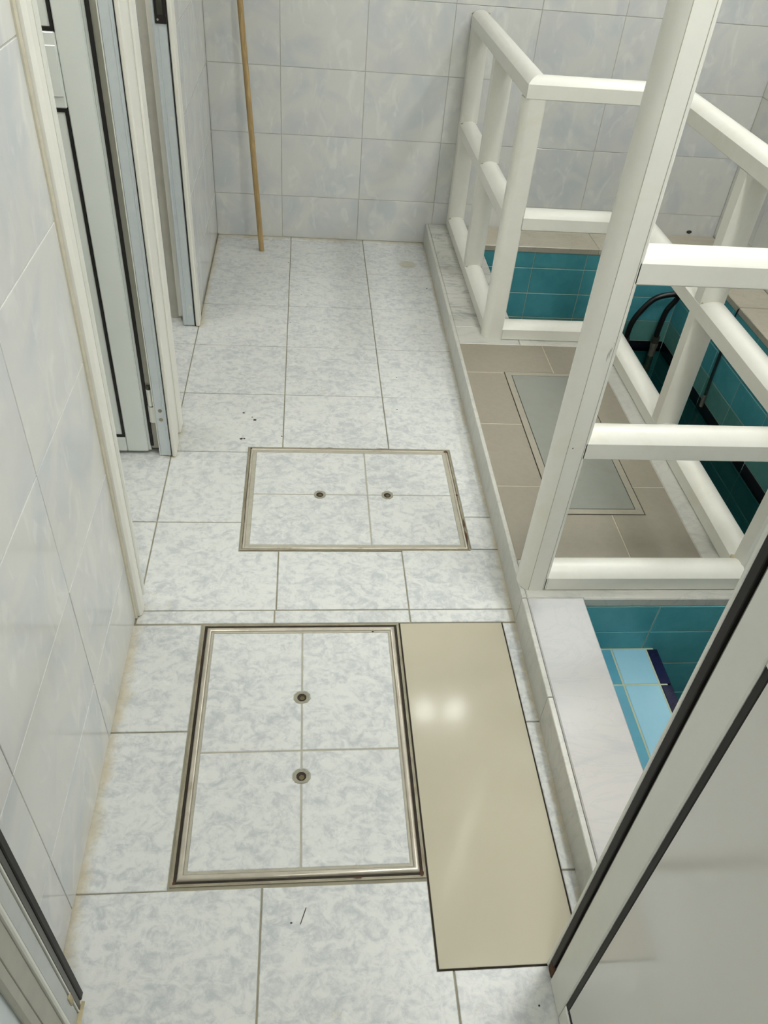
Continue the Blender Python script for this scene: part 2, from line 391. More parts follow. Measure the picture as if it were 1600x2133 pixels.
wall('wall_front', [(0.515, 2.05, 0.36, 0.468, 0, H), (-0.5, 0.515, 0.36, 0.468, 2.06, H)], [((0, 0.47, 0), EX, EZ, EY, [0.53, 0.9, 1.24, 1.58, 1.915], [0.09]+zr[1:])])
vb = MB(); vb.box(-1.0, -0.90, -1.2, 0.40, 0, H); vb.box(1.2, 1.3, -1.2, 0.36, 0, H); vb.box(-1.0, 1.3, -1.3, -1.2, 0, H); vb.box(-1.0, -0.46, 0.36, 0.40, 0, H)
struct(vb.build('wall_entrance_hall', 'plaster_white'))
cb = MB(); cb.box(-1.4, 2.05, -1.3, 3.64, H, H+0.1); struct(cb.build('ceiling', 'plaster_white'))

# ---- raised platform, pool basins
PZ = 0.09
plat = struct(empty('platform', (0.8, 1.9, 0)))
XR = 1.15
core = MB(); core.box(0.534, XR-0.0012, 1.2362, 2.5588, -1.15, 0.064); core.build('platform_core', 'pool_grout', plat)
core = MB(); core.box(0.528, 0.662, 0.472, 1.2362, -1.15, 0.060); core.box(0.555, 0.748, 2.5588, 3.53, -1.15, 0.064); core.build('kerb_core', 'pool_grout', plat)
core = MB(); core.box(0.748, 1.915, 3.3212, 3.53, -1.15, 0.064); core.box(1.7362, 1.915, 0.472, 3.3212, -1.15, 0.064); core.build('ledge_core', 'pool_grout', plat)
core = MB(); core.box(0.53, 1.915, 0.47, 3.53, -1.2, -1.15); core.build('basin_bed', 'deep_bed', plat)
def slab(poly, z0, z1, mat, name='marble_slab', ch=0.0025):
    return tile(poly, (0, 0, z1), EX, EY, EZ, mat, plat, name, th=z1-z0, ch=ch)
def riser(y0, y1):
    x0, x1 = curb_x(y0), curb_x(y1); g = 0.0008
    slab([(x0, y0+g), (x0+0.012, y0+g), (x1+0.012, y1-g), (x1, y1-g)], 0.0, 0.0885, 'grey_marble', 'kerb_riser', ch=0.0015)
for y0, y1 in ((0.472, 0.961), (0.961, 1.243), (1.243, 1.99), (1.99, 2.65), (2.65, 3.53)): riser(y0, y1)
def cpoly(y0, y1, xr, g=0.0008): return [(curb_x(y0)+0.0125, y0+g), (xr, y0+g), (xr, y1-g), (curb_x(y1)+0.0125, y1-g)]
slab(cpoly(0.472, 0.58, 0.668), 0.062, PZ+0.001, 'white_marble'); slab(cpoly(0.58, 1.241, 0.668), 0.062, PZ+0.001, 'white_marble')
slab([(curb_x(1.25)+0.0125, 1.2415), (0.669, 1.2415), (0.669, 1.236), (XR, 1.236), (XR, 1.371), (curb_x(1.371)+0.0125, 1.371)], 0.066, PZ, 'grey_marble')
slab(cpoly(2.447, 2.571, 0.762), 0.066, PZ, 'grey_marble'); slab([(0.763, 2.447), (XR, 2.447), (XR, 2.562), (0.763, 2.562)], 0.066, PZ, 'grey_marble')
slab(cpoly(2.571, 3.528, 0.760), 0.066, PZ, 'dark_marble')
slab([(1.0185, 1.3718), (XR, 1.3718), (XR, 1.88), (1.0185, 1.88)], 0.066, PZ, 'grey_marble'); slab([(1.0185, 1.8815), (XR, 1.8815), (XR, 2.446), (1.0185, 2.446)], 0.066, PZ, 'grey_marble')
slab([(0.761, 3.318), (1.30, 3.318), (1.30, 3.528), (0.761, 3.528)], 0.066, PZ, 'tan_marble'); slab([(1.301, 3.318), (1.913, 3.318), (1.913, 3.528), (1.301, 3.528)], 0.066, PZ, 'tan_marble')
for y0, y1 in ((0.474, 1.30), (1.302, 2.06), (2.062, 2.798), (2.804, 3.3165)): slab([(1.733, y0), (1.913, y0), (1.913, y1), (1.733, y1)], 0.066, PZ, 'tan_marble')
# brown tiles round the service hatch
slab([(curb_x(1.372)+.0119, 1.372), (1.0178, 1.372), (1.0178, 2.4465), (curb_x(2.4465)+.0119, 2.4465)], 0.06, PZ-0.0011, 'brown_grout', 'tile_bed', ch=0.0002)
sh = (0.668, 0.922, 1.542, 2.262)
def bt(poly): return tile(poly, (0, 0, PZ), EX, EY, EZ, 'brown_tile', plat, th=0.008, ch=0.001)
g = 0.0013; X0 = 0.5335; X1 = 0.84; X2 = 1.0165
bt([(curb_x(2.257)+.0125, 2.257+g), (sh[0]-g, 2.257+g), (sh[0]-g, sh[3]+g), (X1-g, sh[3]+g), (X1-g, 2.445), (curb_x(2.445)+.0125, 2.445)])
bt([(X1+g, sh[3]+g), (sh[1]+g, sh[3]+g), (sh[1]+g, 2.257+g), (X2, 2.257+g), (X2, 2.445), (X1+g, 2.445)])
for y0, y1 in ((1.959, 2.257), (1.660, 1.959)):
    bt([(curb_x(y0)+.0125, y0+g), (sh[0]-g, y0+g), (sh[0]-g, y1-g), (curb_x(y1)+.0125, y1-g)])
    bt([(sh[1]+g, y0+g), (X2, y0+g), (X2, y1-g), (sh[1]+g, y1-g)])
bt([(curb_x(1.372)+.0125, 1.3725), (X1-g-.011, 1.3725), (X1-g-.011, sh[2]-g), (sh[0]-g, sh[2]-g), (sh[0]-g, 1.660-g), (curb_x(1.66)+.0125, 1.660-g)])
bt([(X1+g-.011, 1.3725), (X2, 1.3725), (X2, 1.660-g), (sh[1]+g, 1.660-g), (sh[1]+g, sh[2]-g), (X1+g-.011, sh[2]-g)])

# pool wall tiles 24 x 12 cm
PG = 0.0017
zp = [0.0645, -0.007, -0.127, -0.247, -0.352]
zn = [0.0645, -0.030, -0.157, -0.285, -0.390]
def pool_face(O, U, N, us, zs, navy=True):
    for i in range(len(us)-1):
        for j in range(len(zs)-1): tile(rect(us[i], us[i+1], zs[j+1], zs[j], PG), O, U, EZ, N, 'stained_teal_tile' if navy and j == len(zs)-2 else 'teal_tile', plat, 'pool_tile', th=0.012)
        if navy: tile(rect(us[i], us[i+1], -0.410, -0.352, PG), O, U, EZ, N, 'black_trim', plat, 'trim_tile', th=0.012)
        for (z0, z1) in ((-0.51, -0.41), (-0.63, -0.51)): tile(rect(us[i], us[i+1], z0, z1, PG), O, U, EZ, N, 'teal_tile', plat, 'pool_tile', th=0.012)
pool_face((0, 3.32, 0), EX, -EY, [0.775+0.24*k for k in range(0, 5)], zp)
pool_face((1.735, 0, 0), EY, -EX, [0.485]+[3.32-0.24*k for k in range(11, -1, -1)], zp)
pool_face((0, 1.235, 0), EX, -EY, [0.664, 0.868, 1.108, XR], zn, navy=False)
pool_face((XR, 0, 0), EY, EX, [1.247, 1.48, 1.72, 1.96, 2.20, 2.44, 2.56], zp)
pool_face((0, 2.56, 0), EX, EY, [0.76, 0.94, 1.15], zp)
# dry step in the near pool
stp = MB(); stp.box(0.652, 0.896, 0.484, 1.235, -1.15, -0.0952); stp.build('step_core', 'step_grout', plat)
def st(u0, u1, v0, v1, m, nm): tile(rect(u0, u1, v0, v1, 0.0022), (0, 0, -0.094), EX, EY, EZ, m, plat, nm, th=0.01)
for y1 in (1.233, 1.122, 0.882, 0.642):
    y0 = {1.233: 1.122, 1.122: 0.882, 0.882: 0.642, 0.642: 0.486}[y1]
    st(0.655, 0.784, y0, y1, 'cyan_tile', 'step_tile'); st(0.784, 0.876, y0, y1, 'pale_cyan_tile', 'step_tile'); st(0.876, 0.908, y0, y1, 'navy_mosaic', 'trim_tile')
for y0, y1 in ((0.486, 0.76), (0.76, 1.0), (1.0, 1.233)):
    for (z0, z1) in ((-0.225, -0.105), (-0.345, -0.225), (-0.465, -0.345)): tile(rect(y0, y1, z0, z1, PG), (0.908, 0, 0), EY, EZ, EX, 'teal_tile', plat, 'step_tile', th=0.012)
wt = MB(); wt.box(0.655, 1.745, 0.478, 3.33, -0.3902, -0.390)
water = struct(obj_from('pool_water', [(0.655, 0.478, -.39), (1.745, 0.478, -.39), (1.745, 3.33, -.39), (0.655, 3.33, -.39)], [(0, 1, 2, 3)], 'pool_water_surface'))

# ================================================================== INSPECTION COVERS
def ring(mb, o, i, z0, z1):
    """rectangular ring with mitred bars, o/i = (x0,x1,y0,y1) outer / inner"""
    b = len(mb.v); P = []
    for (r, z) in ((o, z0), (o, z1), (i, z1), (i, z0)): P += [(r[0], r[2], z), (r[1], r[2], z), (r[1], r[3], z), (r[0], r[3], z)]
    mb.v += P
    for k in range(4):
        for j in range(4):
            a0 = b+j*4+k; a1 = b+j*4+(k+1) % 4; b0 = b+((j+1) % 4)*4+k; b1 = b+((j+1) % 4)*4+(k+1) % 4
            mb.f.append((a0, a1, b1, b0))
    return mb
def inset(r, d): return (r[0]+d, r[1]-d, r[2]+d, r[3]-d)
def bead_ring(mb, o, wd, h, n=6):
    """half-round bead running round a rectangle"""
    b = len(mb.v); m = n+1
    for s_ in range(m):
        a = math.pi*s_/n; d = wd/2-wd/2*math.cos(a); z = -0.003+(h+0.003)*math.sin(a)
        r = inset(o, d); mb.v += [(r[0], r[2], z), (r[1], r[2], z), (r[1], r[3], z), (r[0], r[3], z)]
    for s_ in range(n):
        for k in range(4): mb.f.append((b+s_*4+k, b+s_*4+(k+1) % 4, b+(s_+1)*4+(k+1) % 4, b+(s_+1)*4+k))
    return mb
def octo(cx_, cy_, r, a0=0.39): return [(cx_+r*math.cos(a0+k*math.pi/4), cy_+r*math.sin(a0+k*math.pi/4)) for k in range(8)]
def socket(cx_, cy_, r, parent):
    n = 8; o = octo(cx_, cy_, r*1.0); v = []; f = []
    for (rr, z) in ((r*1.03, -0.0006), (r*0.66, -0.0010), (r*0.58, -0.0017)):
        for k in range(n):
            a = 0.39+k*math.pi/4; jr = rr*(1+0.06*math.sin(3.1*k+cx_*40)); v.append((cx_+jr*math.cos(a), cy_+jr*math.sin(a), z))
    for j in range(2): f += [(j*n+k, j*n+(k+1) % n, (j+1)*n+(k+1) % n, (j+1)*n+k) for k in range(n)]
    so = obj_from('lifting_socket', v, f, 'socket_cement', parent)
    MB().cyl((cx_, cy_, -0.0022), (cx_, cy_, -0.0012), r*0.60, 12).build('socket_shade_disc', 'dark_gap', so)  # shallow dark disc painted in for the shade of a deep hole
    MB().cyl((cx_+.001, cy_-.003, -0.0012), (cx_+.001, cy_-.003, 0.0002), r*0.34, 6).build('bolt', 'rusty_bolt', so)
def inspection_cover(label, h, seam_x, seam_y, socks, sock_axis, gap, wo=0.0048, wb=0.0118, ws=0.0048):
    t = thing('inspection_cover', ((h[0]+h[1])/2, (h[2]+h[3])/2, 0), label, 'floor cover', 'tiled inspection covers in the corridor floor')
    obj_from('cover_bed', [(h[0], h[2], -0.0022), (h[1], h[2], -0.0022), (h[1], h[3], -0.0022), (h[0], h[3], -0.0022)], [(0, 1, 2, 3)], 'dark_gap', t)
    m = MB(); ring(m, h, inset(h, wo), -0.002, 0.0004); m.build('outer_frame', 'dirty_steel', t)
    d = wo+gap; r = inset(h, d); m = MB(); bead_ring(m, r, wb, 0.0035*wb/0.0105); auto_smooth(m.build('lid_frame', 'steel', t), 60)
    r2 = inset(r, wb); m = MB(); ring(m, r2, inset(r2, ws), -0.002, -0.0006); m.build('sealing_strip', 'sealing_strip', t)
    r3 = inset(r2, ws+.0004); jb = inset(r2, ws-.0008)
    obj_from('lid_grout', [(jb[0], jb[2], -0.0018), (jb[1], jb[2], -0.0018), (jb[1], jb[3], -0.0018), (jb[0], jb[3], -0.0018)], [(0, 1, 2, 3)], 'sealing_strip', t)
    g = 0.0017; R = 0.0165
    xs = [r3[0], seam_x, r3[1]]; ys = [r3[2], seam_y, r3[3]]
    for i in range(2):
        for j in range(2):
            x0 = xs[i]+(g if i else 0); x1 = xs[i+1]-(0 if i else g); y0 = ys[j]+(g if j else 0); y1 = ys[j+1]-(0 if j else g)
            P = []
            if sock_axis == 'x':            # sockets on the seam x = seam_x
                cs = [s_ for s_ in socks if y0 < s_[1] < y1]
                side = x1 if i == 0 else x0
                notch = lambda s_: [(side+(-1 if i == 0 else 1)*a_, s_[1]+b_) for a_, b_ in ((0, -R), (R*.62, -R*.85), (R, -R*.3), (R*.95, R*.4), (R*.5, R*.9), (0, R))]
                if i == 0:
                    P = [(x0, y0), (x1, y0)]
                    for s_ in cs: P += notch(s_)
                    P += [(x1, y1), (x0, y1)]
                else:
                    P = [(x0, y0), (x1, y0), (x1, y1), (x0, y1)]
                    for s_ in cs: P += list(reversed(notch(s_)))
            else:
                cs = [s_ for s_ in socks if x0 < s_[0] < x1]
                side = y1 if j == 0 else y0
                notch = lambda s_: [(s_[0]+b_, side+(-1 if j == 0 else 1)*a_) for a_, b_ in ((0, -R), (R*.62, -R*.85), (R, -R*.3), (R*.95, R*.4), (R*.5, R*.9), (0, R))]
                if j == 0:
                    P = [(x0, y0), (x1, y0), (x1, y1)]
                    for s_ in cs: P += list(reversed(notch(s_)))
                    P += [(x0, y1)]
                else:
                    P = [(x0, y0)]
                    for s_ in cs: P += notch(s_)
                    P += [(x1, y0), (x1, y1), (x0, y1)]
            tile(P, (0, 0, 0), EX, EY, EZ, 'floor_tile_glaze', t)
    for s_ in socks: socket(s_[0], s_[1], R*1.02, t)
    return t
inspection_cover('tiled inspection cover in a rusty steel frame, directly left of the beige floor panel', h2, 0.0005, 0.903, [(0.0005, 1.034), (0.0005, 0.845)], 'x', 0.0052)
inspection_cover('wide tiled inspection cover further along the corridor, between left door jamb and brown tiled platform', h1, 0.183, 1.722, [(0.047, 1.722), (0.240, 1.722)], 'y', 0.0006, 0.0045, 0.0075, 0.0105)

far_cover = [o for o in COL.objects if o.name.startswith('inspection_cover')][-1]; near_cover = [o for o in COL.objects if o.name.startswith('inspection_cover')][0]
def rusty(par, pts, seed): 
    rd = random.Random(seed); m = MB(); n = 10
    for (x, y, rx, ry) in pts:
        b = len(m.v); m.v += [(x+rx*math.cos(2*math.pi*k/n)*rd.uniform(.5, 1.25), y+ry*math.sin(2*math.pi*k/n)*rd.uniform(.5, 1.25), 0.0034 if abs(x) < .22 and par is near_cover else 0.0032) for k in range(n)]; m.f.append(tuple(b+k for k in range(n)))
    m.build('rust_patch', 'rust', par)['kind'] = 'stuff'
rusty(far_cover, [(0.437, 1.928, 0.007, 0.006), (0.4435, 1.545, 0.0025, 0.03), (0.4445, 1.60, 0.0015, 0.02), (0.441, 1.72, 0.003, 0.006), (0.24, 1.9385, 0.02, 0.0015), (0.08, 1.9385, 0.012, 0.0012), (-0.156, 1.93, 0.003, 0.005)], 3)
rusty(near_cover, [(0.105, 0.6375, 0.008, 0.002), (0.222, 0.642, 0.004, 0.006), (-0.224, 0.641, 0.003, 0.005)], 5)

# beige plate beside the near cover
t = thing('cover_plate', ((pl[0]+pl[1])/2, (pl[2]+pl[3])/2, 0), 'long glossy beige panel laid in the floor beside the tiled cover', 'floor panel')
obj_from('panel_bed', [(pl[0]-.002, pl[2]-.0035, -0.0022), (pl[1]+.004, pl[2]-.0035, -0.0022), (pl[1]+.004, pl[3]+.003, -0.0022), (pl[0]-.002, pl[3]+.003, -0.0022)], [(0, 1, 2, 3)], 'dark_gap', t)
MB().box(pl[0]+.001, pl[1], pl[2], pl[3], -0.0015, 0.0012, 0.0008).build('panel', 'beige_panel', t)

# service hatch in the platform
t = thing('service_hatch', ((sh[0]+sh[1])/2, (sh[2]+sh[3])/2, PZ), 'grey service hatch with a narrow frame let into the brown tiled platform', 'hatch')
obj_from('hatch_bed', [(sh[0]-.0012, sh[2]-.0012, PZ-0.0005), (sh[1]+.0012, sh[2]-.0012, PZ-0.0005), (sh[1]+.0012, sh[3]+.0012, PZ-0.0005), (sh[0]-.0012, sh[3]+.0012, PZ-0.0005)], [(0, 1, 2, 3)], 'dark_gap', t)
m = MB(); ring(m, inset(sh, 0.0016), inset(sh, 0.0205), PZ-0.0008, PZ+0.0008); m.build('hatch_frame', 'hatch_frame_metal', t)
r = inset(sh, 0.0226); MB().box(r[0], r[1], r[2], r[3], PZ-0.0008, PZ+0.0014, 0.0006).build('hatch_lid', 'hatch_metal', t)

# ================================================================== GUARD RAILING
CR = 0.020
def profile(wd, side, crown, n=8, lip=0.003):
    """flat-bottomed handrail section: width wd, straight sides, crowned top"""
    h = wd/2; R = (h*h+crown*crown)/(2*crown); P = [(-h+lip, 0), (h-lip, 0), (h, lip), (h, side)]
    a = math.asin(h/R)
    for k in range(1, n): th = a-2*a*k/n; P.append((R*math.sin(th), side+R*math.cos(th)-(R-crown)))
    P += [(-h, side), (-h, lip)]
    return P
RP = profile(0.07, 0.040, CR); PP = profile(0.069, 0.043, 0.020)
rl = thing('guard_railing', (0.8, 1.9, PZ), 'white painted tubular railing fencing the brown platform and the pool edge', 'railing')
def rail(name, A, B, ma=0.0, mb=0.0):
    d = (Vector(B)-Vector(A)).normalized(); X = d.cross(EZ)        # lateral = right-hand side of the direction
    m = MB(); m.sweep(RP, A, B, X, EZ, ma, mb); return auto_smooth(m.build(name, 'white_paint', rl), 35)
def post(x, y, z0, z1, face, prof=PP, name='post'):
    """(x, y) = middle of the flat back; crown looks along `face`"""
    Fv = Vector(face); X = EZ.cross(Fv); m = MB(); m.sweep(prof, (x, y, z0), (x, y, z1), X, Fv); return auto_smooth(m.build(name, 'white_paint', rl), 35)
LV = {'bottom_rail': PZ, 'middle_rail': 0.485, 'top_rail': 0.870}
xl, yfar, xs_, yn_ = 0.672, 2.515, 1.101, 1.300    # centre lines of the four runs
for nm, z in LV.items():
    top = nm == 'top_rail'
    # run along the corridor, wall -> P1
    rail(nm, (xl, 3.528, z), (xl, yfar if top else 2.545, z), 0, 1.0 if top else 0)
    # across, far side of the platform
    rail(nm, (xl if top else 0.694, yfar, z), (xs_, yfar, z), -1.0 if top else 0, -1.0)
    # along the pool side
    rail(nm, (xs_, yfar, z), (xs_, yn_, z), 1.0, 0 if not top else -1.0)
    # near side, from the tall post
    rail(nm, (0.575, yn_, z), (xs_ if top else 1.070, yn_, z), 0, 1.0 if top else 0)
post(0.698, yfar, PZ, 0.871, (-1, 0, 0), profile(0.07, 0.044, 0.023, 12))                       # P1
post(0.5800, yn_, PZ, H, (-1, 0, 0), profile(0.07, 0.043, 0.020, 12), name='tall_post')         # N, up to the ceiling
post(xl, 3.03, PZ+0.03, 0.871, (0, -1, 0)); post(xl, 3.527, PZ+0.03, 0.871, (0, -1, 0))
post(xs_, yfar+0.03, PZ, 0.871, (0, -1, 0)); post(xs_, 1.955, PZ+0.03, 0.871, (0, -1, 0))
post(xs_, 1.336, PZ, 0.871, (0, -1, 0))
# seam line of the tall post's profile and caulk at the joints
for x_ in (0.5378, 0.5725): MB().box(x_-.0005, x_+.0005, 1.2645, 1.2660, PZ+0.002, H).build('profile_seam', 'grey_aluminium', rl)
MB().box(0.5797, 0.5805, 1.2646, 1.2660, PZ+0.001, PZ+0.042).build('profile_seam', 'grey_aluminium', rl)
MB().box(0.6978, 0.6986, 2.4796, 2.4810, PZ+0.001, PZ+0.04).build('profile_seam', 'grey_aluminium', rl)
def caulk(x, y, z, sx, sy, sz, mat='tan_sealant'):
    bm = bmesh.new(); bmesh.ops.create_icosphere(bm, subdivisions=2, radius=1.0)
    for v in bm.verts:
        k = 1+0.25*math.sin(9*v.co.x+4*v.co.y+x*50)*math.cos(7*v.co.z+y*30); v.co = Vector((x+v.co.x*sx*k, y+v.co.y*sy*k, z+v.co.z*sz*k))
    m = MB(); m.add_bm(bm); return m.build('sealant_bead', mat, rl, smooth=True)
caulk(0.582, 1.30, 0.134, 0.016, 0.03, 0.010); caulk(0.580, 1.30, 0.531, 0.005, 0.03, 0.006, 'pale_sealant'); caulk(0.579, 1.30, 0.915, 0.006, 0.032, 0.007)
caulk(1.066, 1.31, 0.135, 0.008, 0.035, 0.008); caulk(0.698, yfar, 0.132, 0.009, 0.03, 0.008); caulk(0.697, yfar, 0.527, 0.007, 0.03, 0.007)
for z in (0.138, 0.533): caulk(xl, 2.974, z, 0.033, 0.005, 0.005); caulk(xl, 3.472, z, 0.033, 0.005, 0.005)
caulk(xl, 3.527, 0.915, 0.036, 0.004, 0.010); caulk(xs_, 1.908, 0.533, 0.033, 0.006, 0.005)

# scuffs on the tall post
def blotch(name, mat, par, O, U, V, pts, n=9, seed=1):
    rd = random.Random(seed); O = Vector(O); U = Vector(U); V = Vector(V); m = MB()
    for (u, v, ru, rv) in pts:
        b = len(m.v); m.v += [tuple(O+U*(u+ru*math.cos(2*math.pi*k/n)*rd.uniform(.6, 1.2))+V*(v+rv*math.sin(2*math.pi*k/n)*rd.uniform(.6, 1.2))) for k in range(n)]
        m.f.append(tuple(b+k for k in range(n)))
    return m.build(name, mat, par)
blotch('scuff', 'scuff_grey', rl, (0, 1.2646, 0), EX, EZ, [(0.5665, 0.735, 0.0014, 0.010), (0.5640, 0.728, 0.0012, 0.011), (0.5680, 0.742, 0.0009, 0.006), (0.5690, 0.757, 0.0008, 0.0012)], seed=4)
blotch('scuff', 'scuff_dark', rl, (0, 1.2646, 0), EX, EZ, [(0.5480, 0.514, 0.0014, 0.0022)], seed=5)
# ================================================================== DOORS ON THE LEFT
def bar(name, mat, par, *b, c=0.0012): return MB().box(*b, c).build(name, mat, par)
d1 = struct(empty('door_1', (-0.39, 1.6, 0)))
# near casing with a groove and a yellowed sealant bead against the tiles
bar('casing', 'cream_aluminium', d1, -0.398, -0.373, 1.266, 1.302, 0, 2.12, c=0.006)
bar('casing_lip', 'white_aluminium', d1, -0.398, -0.380, 1.3025, 1.3065, 0, 2.12); bar('casing_lip', 'white_aluminium', d1, -0.398, -0.372, 1.307, 1.322, 0.03, 2.12, c=0.003)
bar('sealant_bead', 'pale_sealant', d1, -0.396, -0.384, 1.260, 1.2665, 0, 2.12, c=0.003)
bar('jamb', 'bare_aluminium', d1, -0.49, -0.392, 1.263, 1.30, 0, 2.08)
bar('casing', 'cream_aluminium', d1, -0.42, -0.369, 1.262, 2.06, 2.08, 2.12)
# far jamb, casings on the pier
bar('jamb', 'bare_aluminium', d1, -0.4175, -0.3835, 1.889, 1.955, 0.001, 2.08, c=0.003); bar('jamb_rib', 'white_aluminium', d1, -0.4185, -0.4160, 1.8870, 1.893, 0.003, 2.08, c=0.0005); bar('jamb_rib', 'bare_aluminium', d1, -0.3935, -0.3905, 1.8872, 1.893, 0.003, 2.08, c=0.0005)
bar('jamb_gasket', 'black_rubber', d1, -0.3852, -0.3832, 1.8875, 1.93, 0.001, 2.08, c=0.0005)
bar('rebate', 'grey_aluminium', d1, -0.440, -0.4175, 1.902, 1.955, 0.02, 2.08); bar('jamb_packing', 'wall_grout', d1, -0.49, -0.39, 1.955, 1.99, 0, 2.08)
bar('casing', 'cream_aluminium', d1, -0.3832, -0.372, 1.885, 1.960, 0, 2.12, c=0.003); bar('casing', 'white_aluminium', d1, -0.392, -0.377, 1.961, 2.000, 0.012, 2.12, c=0.002)
for z in (0.160, 0.130): m = MB().cyl((-0.4015, 1.8895, z), (-0.4015, 1.8875, z), 0.0055, 12); m.build('screw', 'dirty_steel', d1)
# the leaf, standing open into the cubicle
lf = empty('door_leaf', (0, 0, 0)); lf.parent = d1; lf.location = Vector((-0.45, 1.915, 0))-d1.location
YF, YB = 1.897, 1.937
bar('stile', 'door_leaf_white', lf, -0.511, -0.4515, YF, YB, 0.010, 2.05, c=0.003); bar('stile', 'door_leaf_white', lf, -1.02, -0.96, YF, YB, 0.010, 2.05, c=0.003)
bar('bottom_rail', 'door_leaf_white', lf, -0.959, -0.512, YF, YB, 0.010, 0.060, c=0.003); bar('top_rail', 'door_leaf_white', lf, -0.959, -0.512, YF, YB, 1.99, 2.05, c=0.003)
bar('lock_rail', 'door_leaf_white', lf, -0.959, -0.512, YF, YB, 0.932, 1.078, c=0.003)
bar('rail_cover', 'door_leaf_white', lf, -0.940, -0.5145, YF-0.003, YF+0.002, 0.956, 1.053, c=0.001)
for z0, z1 in ((0.061, 0.931), (1.079, 1.989)):
    bar('panel', 'door_leaf_white', lf, -0.953, -0.5185, YF+0.004, YB-0.004, z0+0.006, z1-0.006)
    m = MB(); m.box(-0.5185, -0.5122, YF+0.001, YB-0.002, z0, z1); m.box(-0.9585, -0.953, YF+0.001, YB-0.002, z0, z1); m.box(-0.953, -0.5185, YF+0.001, YB-0.002, z0, z0+0.006); m.box(-0.953, -0.5185, YF+0.001, YB-0.002, z1-0.006, z1); m.build('gasket', 'black_rubber', lf)
bar('edge_gasket', 'black_rubber', lf, -0.4435, -0.4345, YF+0.001, YB, 0.030, 2.05, c=0.001); bar('edge_channel', 'door_leaf_white', lf, -0.4515, -0.4435, YF+0.006, YB-0.002, 0.012, 2.05)
m = MB(); m.cyl((-0.4265, 1.898, 0.172), (-0.4265, 1.898, 0.225), 0.0075, 14); hg = m.build('hinge', 'white_aluminium', lf, smooth=False); auto_smooth(hg)
m = MB(); m.cyl((-0.4265, 1.898, 0.118), (-0.4265, 1.898, 0.170), 0.0085, 14); m.box(-0.4265, -0.412, 1.890, 1.8935, 0.118, 0.170); auto_smooth(m.build('hinge', 'white_aluminium', lf))
MB().cyl((-0.4265, 1.898, 0.225), (-0.4265, 1.898, 0.236), 0.006, 12).build('hinge_pin', 'dark_channel', lf)

d2 = struct(empty('door_2', (-0.39, 2.36, 0)))
bar('casing', 'cream_aluminium', d2, -0.392, -0.3715, 2.003, 2.062, 0, 2.12, c=0.004)
bar('jamb', 'bare_aluminium', d2, -0.443, -0.400, 2.678, 2.735, 0.001, 2.08, c=0.003); bar('jamb_rib', 'bare_aluminium', d2, -0.440, -0.436, 2.6755, 2.68, 0.002, 2.08); bar('jamb_rib', 'bare_aluminium', d2, -0.427, -0.4245, 2.6758, 2.68, 0.002, 2.08)
bar('jamb_gasket', 'black_rubber', d2, -0.4005, -0.3975, 2.676, 2.73, 0.001, 2.08, c=0.0005)
bar('rebate', 'cream_aluminium', d2, -0.462, -0.443, 2.712, 2.744, 0.02, 2.08)
bar('casing', 'cream_aluminium', d2, -0.3975, -0.3835, 2.675, 2.737, 0, 2.12, c=0.003)
bar('casing', 'cream_aluminium', d2, -0.42, -0.373, 2.062, 2.737, 2.08, 2.12)
sp = bar('strike_plate', 'black_rubber', d2, -0.4335, -0.4015, 2.6738, 2.6785, 0.963, 1.16); bar('latch_recess', 'dark_channel', sp, -0.426, -0.409, 2.6730, 2.6745, 0.985, 1.13); MB().cyl((-0.4255, 2.6740, 0.973), (-0.4255, 2.6730, 0.973), 0.003, 10).build('screw', 'steel', sp)
for z in (0.075, 0.709): MB().cyl((-0.412, 2.6785, z), (-0.412, 2.6772, z), 0.006, 12).build('screw_cover', 'white_aluminium', d2)

# ---- entrance: left jamb and the open leaf on the right
d3 = struct(empty('door_3', (0.0, 0.46, 0)))
bar('jamb', 'bare_aluminium', d3, -0.47, -0.3535, 0.30, 0.470, 0, 2.06)
bar('jamb_gasket', 'black_rubber', d3, -0.3545, -0.343, 0.4575, 0.470, 0.012, 2.06, c=0.0015)
bar('jamb_channel', 'dark_channel', d3, -0.356, -0.3450, 0.446, 0.4575, 0.004, 2.06)
bar('jamb_rib', 'white_aluminium', d3, -0.356, -0.345, 0.4435, 0.446, 0.004, 2.06, c=0.0005)
bar('jamb_face', 'silver_aluminium', d3, -0.356, -0.347, 0.418, 0.442, 0.002, 2.06, c=0.001)
bar('jamb_rib', 'white_aluminium', d3, -0.356, -0.344, 0.409, 0.4165, 0.002, 2.06, c=0.002)
bar('jamb_face', 'grey_aluminium', d3, -0.356, -0.349, 0.378, 0.4085, 0.002, 2.06, c=0.001)
bar('jamb_rib', 'grey_aluminium', d3, -0.356, -0.345, 0.355, 0.376, 0.002, 2.06, c=0.004)
bar('sealant_bead', 'tan_sealant', d3, -0.3475, -0.3445, 0.437, 0.447, 0.055, 0.085, c=0.001); bar('sealant_bead', 'pale_sealant', d3, -0.352, -0.3435, 0.452, 0.4585, 0.006, 0.014, c=0.002)
bar('sealant_bead', 'tan_sealant', d3, -0.356, -0.340, 0.424, 0.460, 0.0, 0.002, c=0.0008)
bar('frame_head', 'white_aluminium', d3, -0.47, 0.52, 0.36, 0.47, 2.03, 2.06)
bar('jamb', 'white_aluminium', d3, 0.475, 0.526, 0.36, 0.470, 0, 2.06)
lf3 = empty('door_leaf', (0, 0, 0)); lf3.parent = d3; base = Vector((0.42, 0.453, 0.0)); lf3.location = base-d3.location
def tb(name, mat, t0, t1, z0, z1, x0=0.0, x1=0.04, c=0.001):
    """strip of the leaf: t = distance towards the hinge from the stile's edge"""
    return bar(name, mat, lf3, 0.42+x0, 0.42+x1, 0.453-t1, 0.453-t0, z0, z1, c=c)
ZL = 0.895
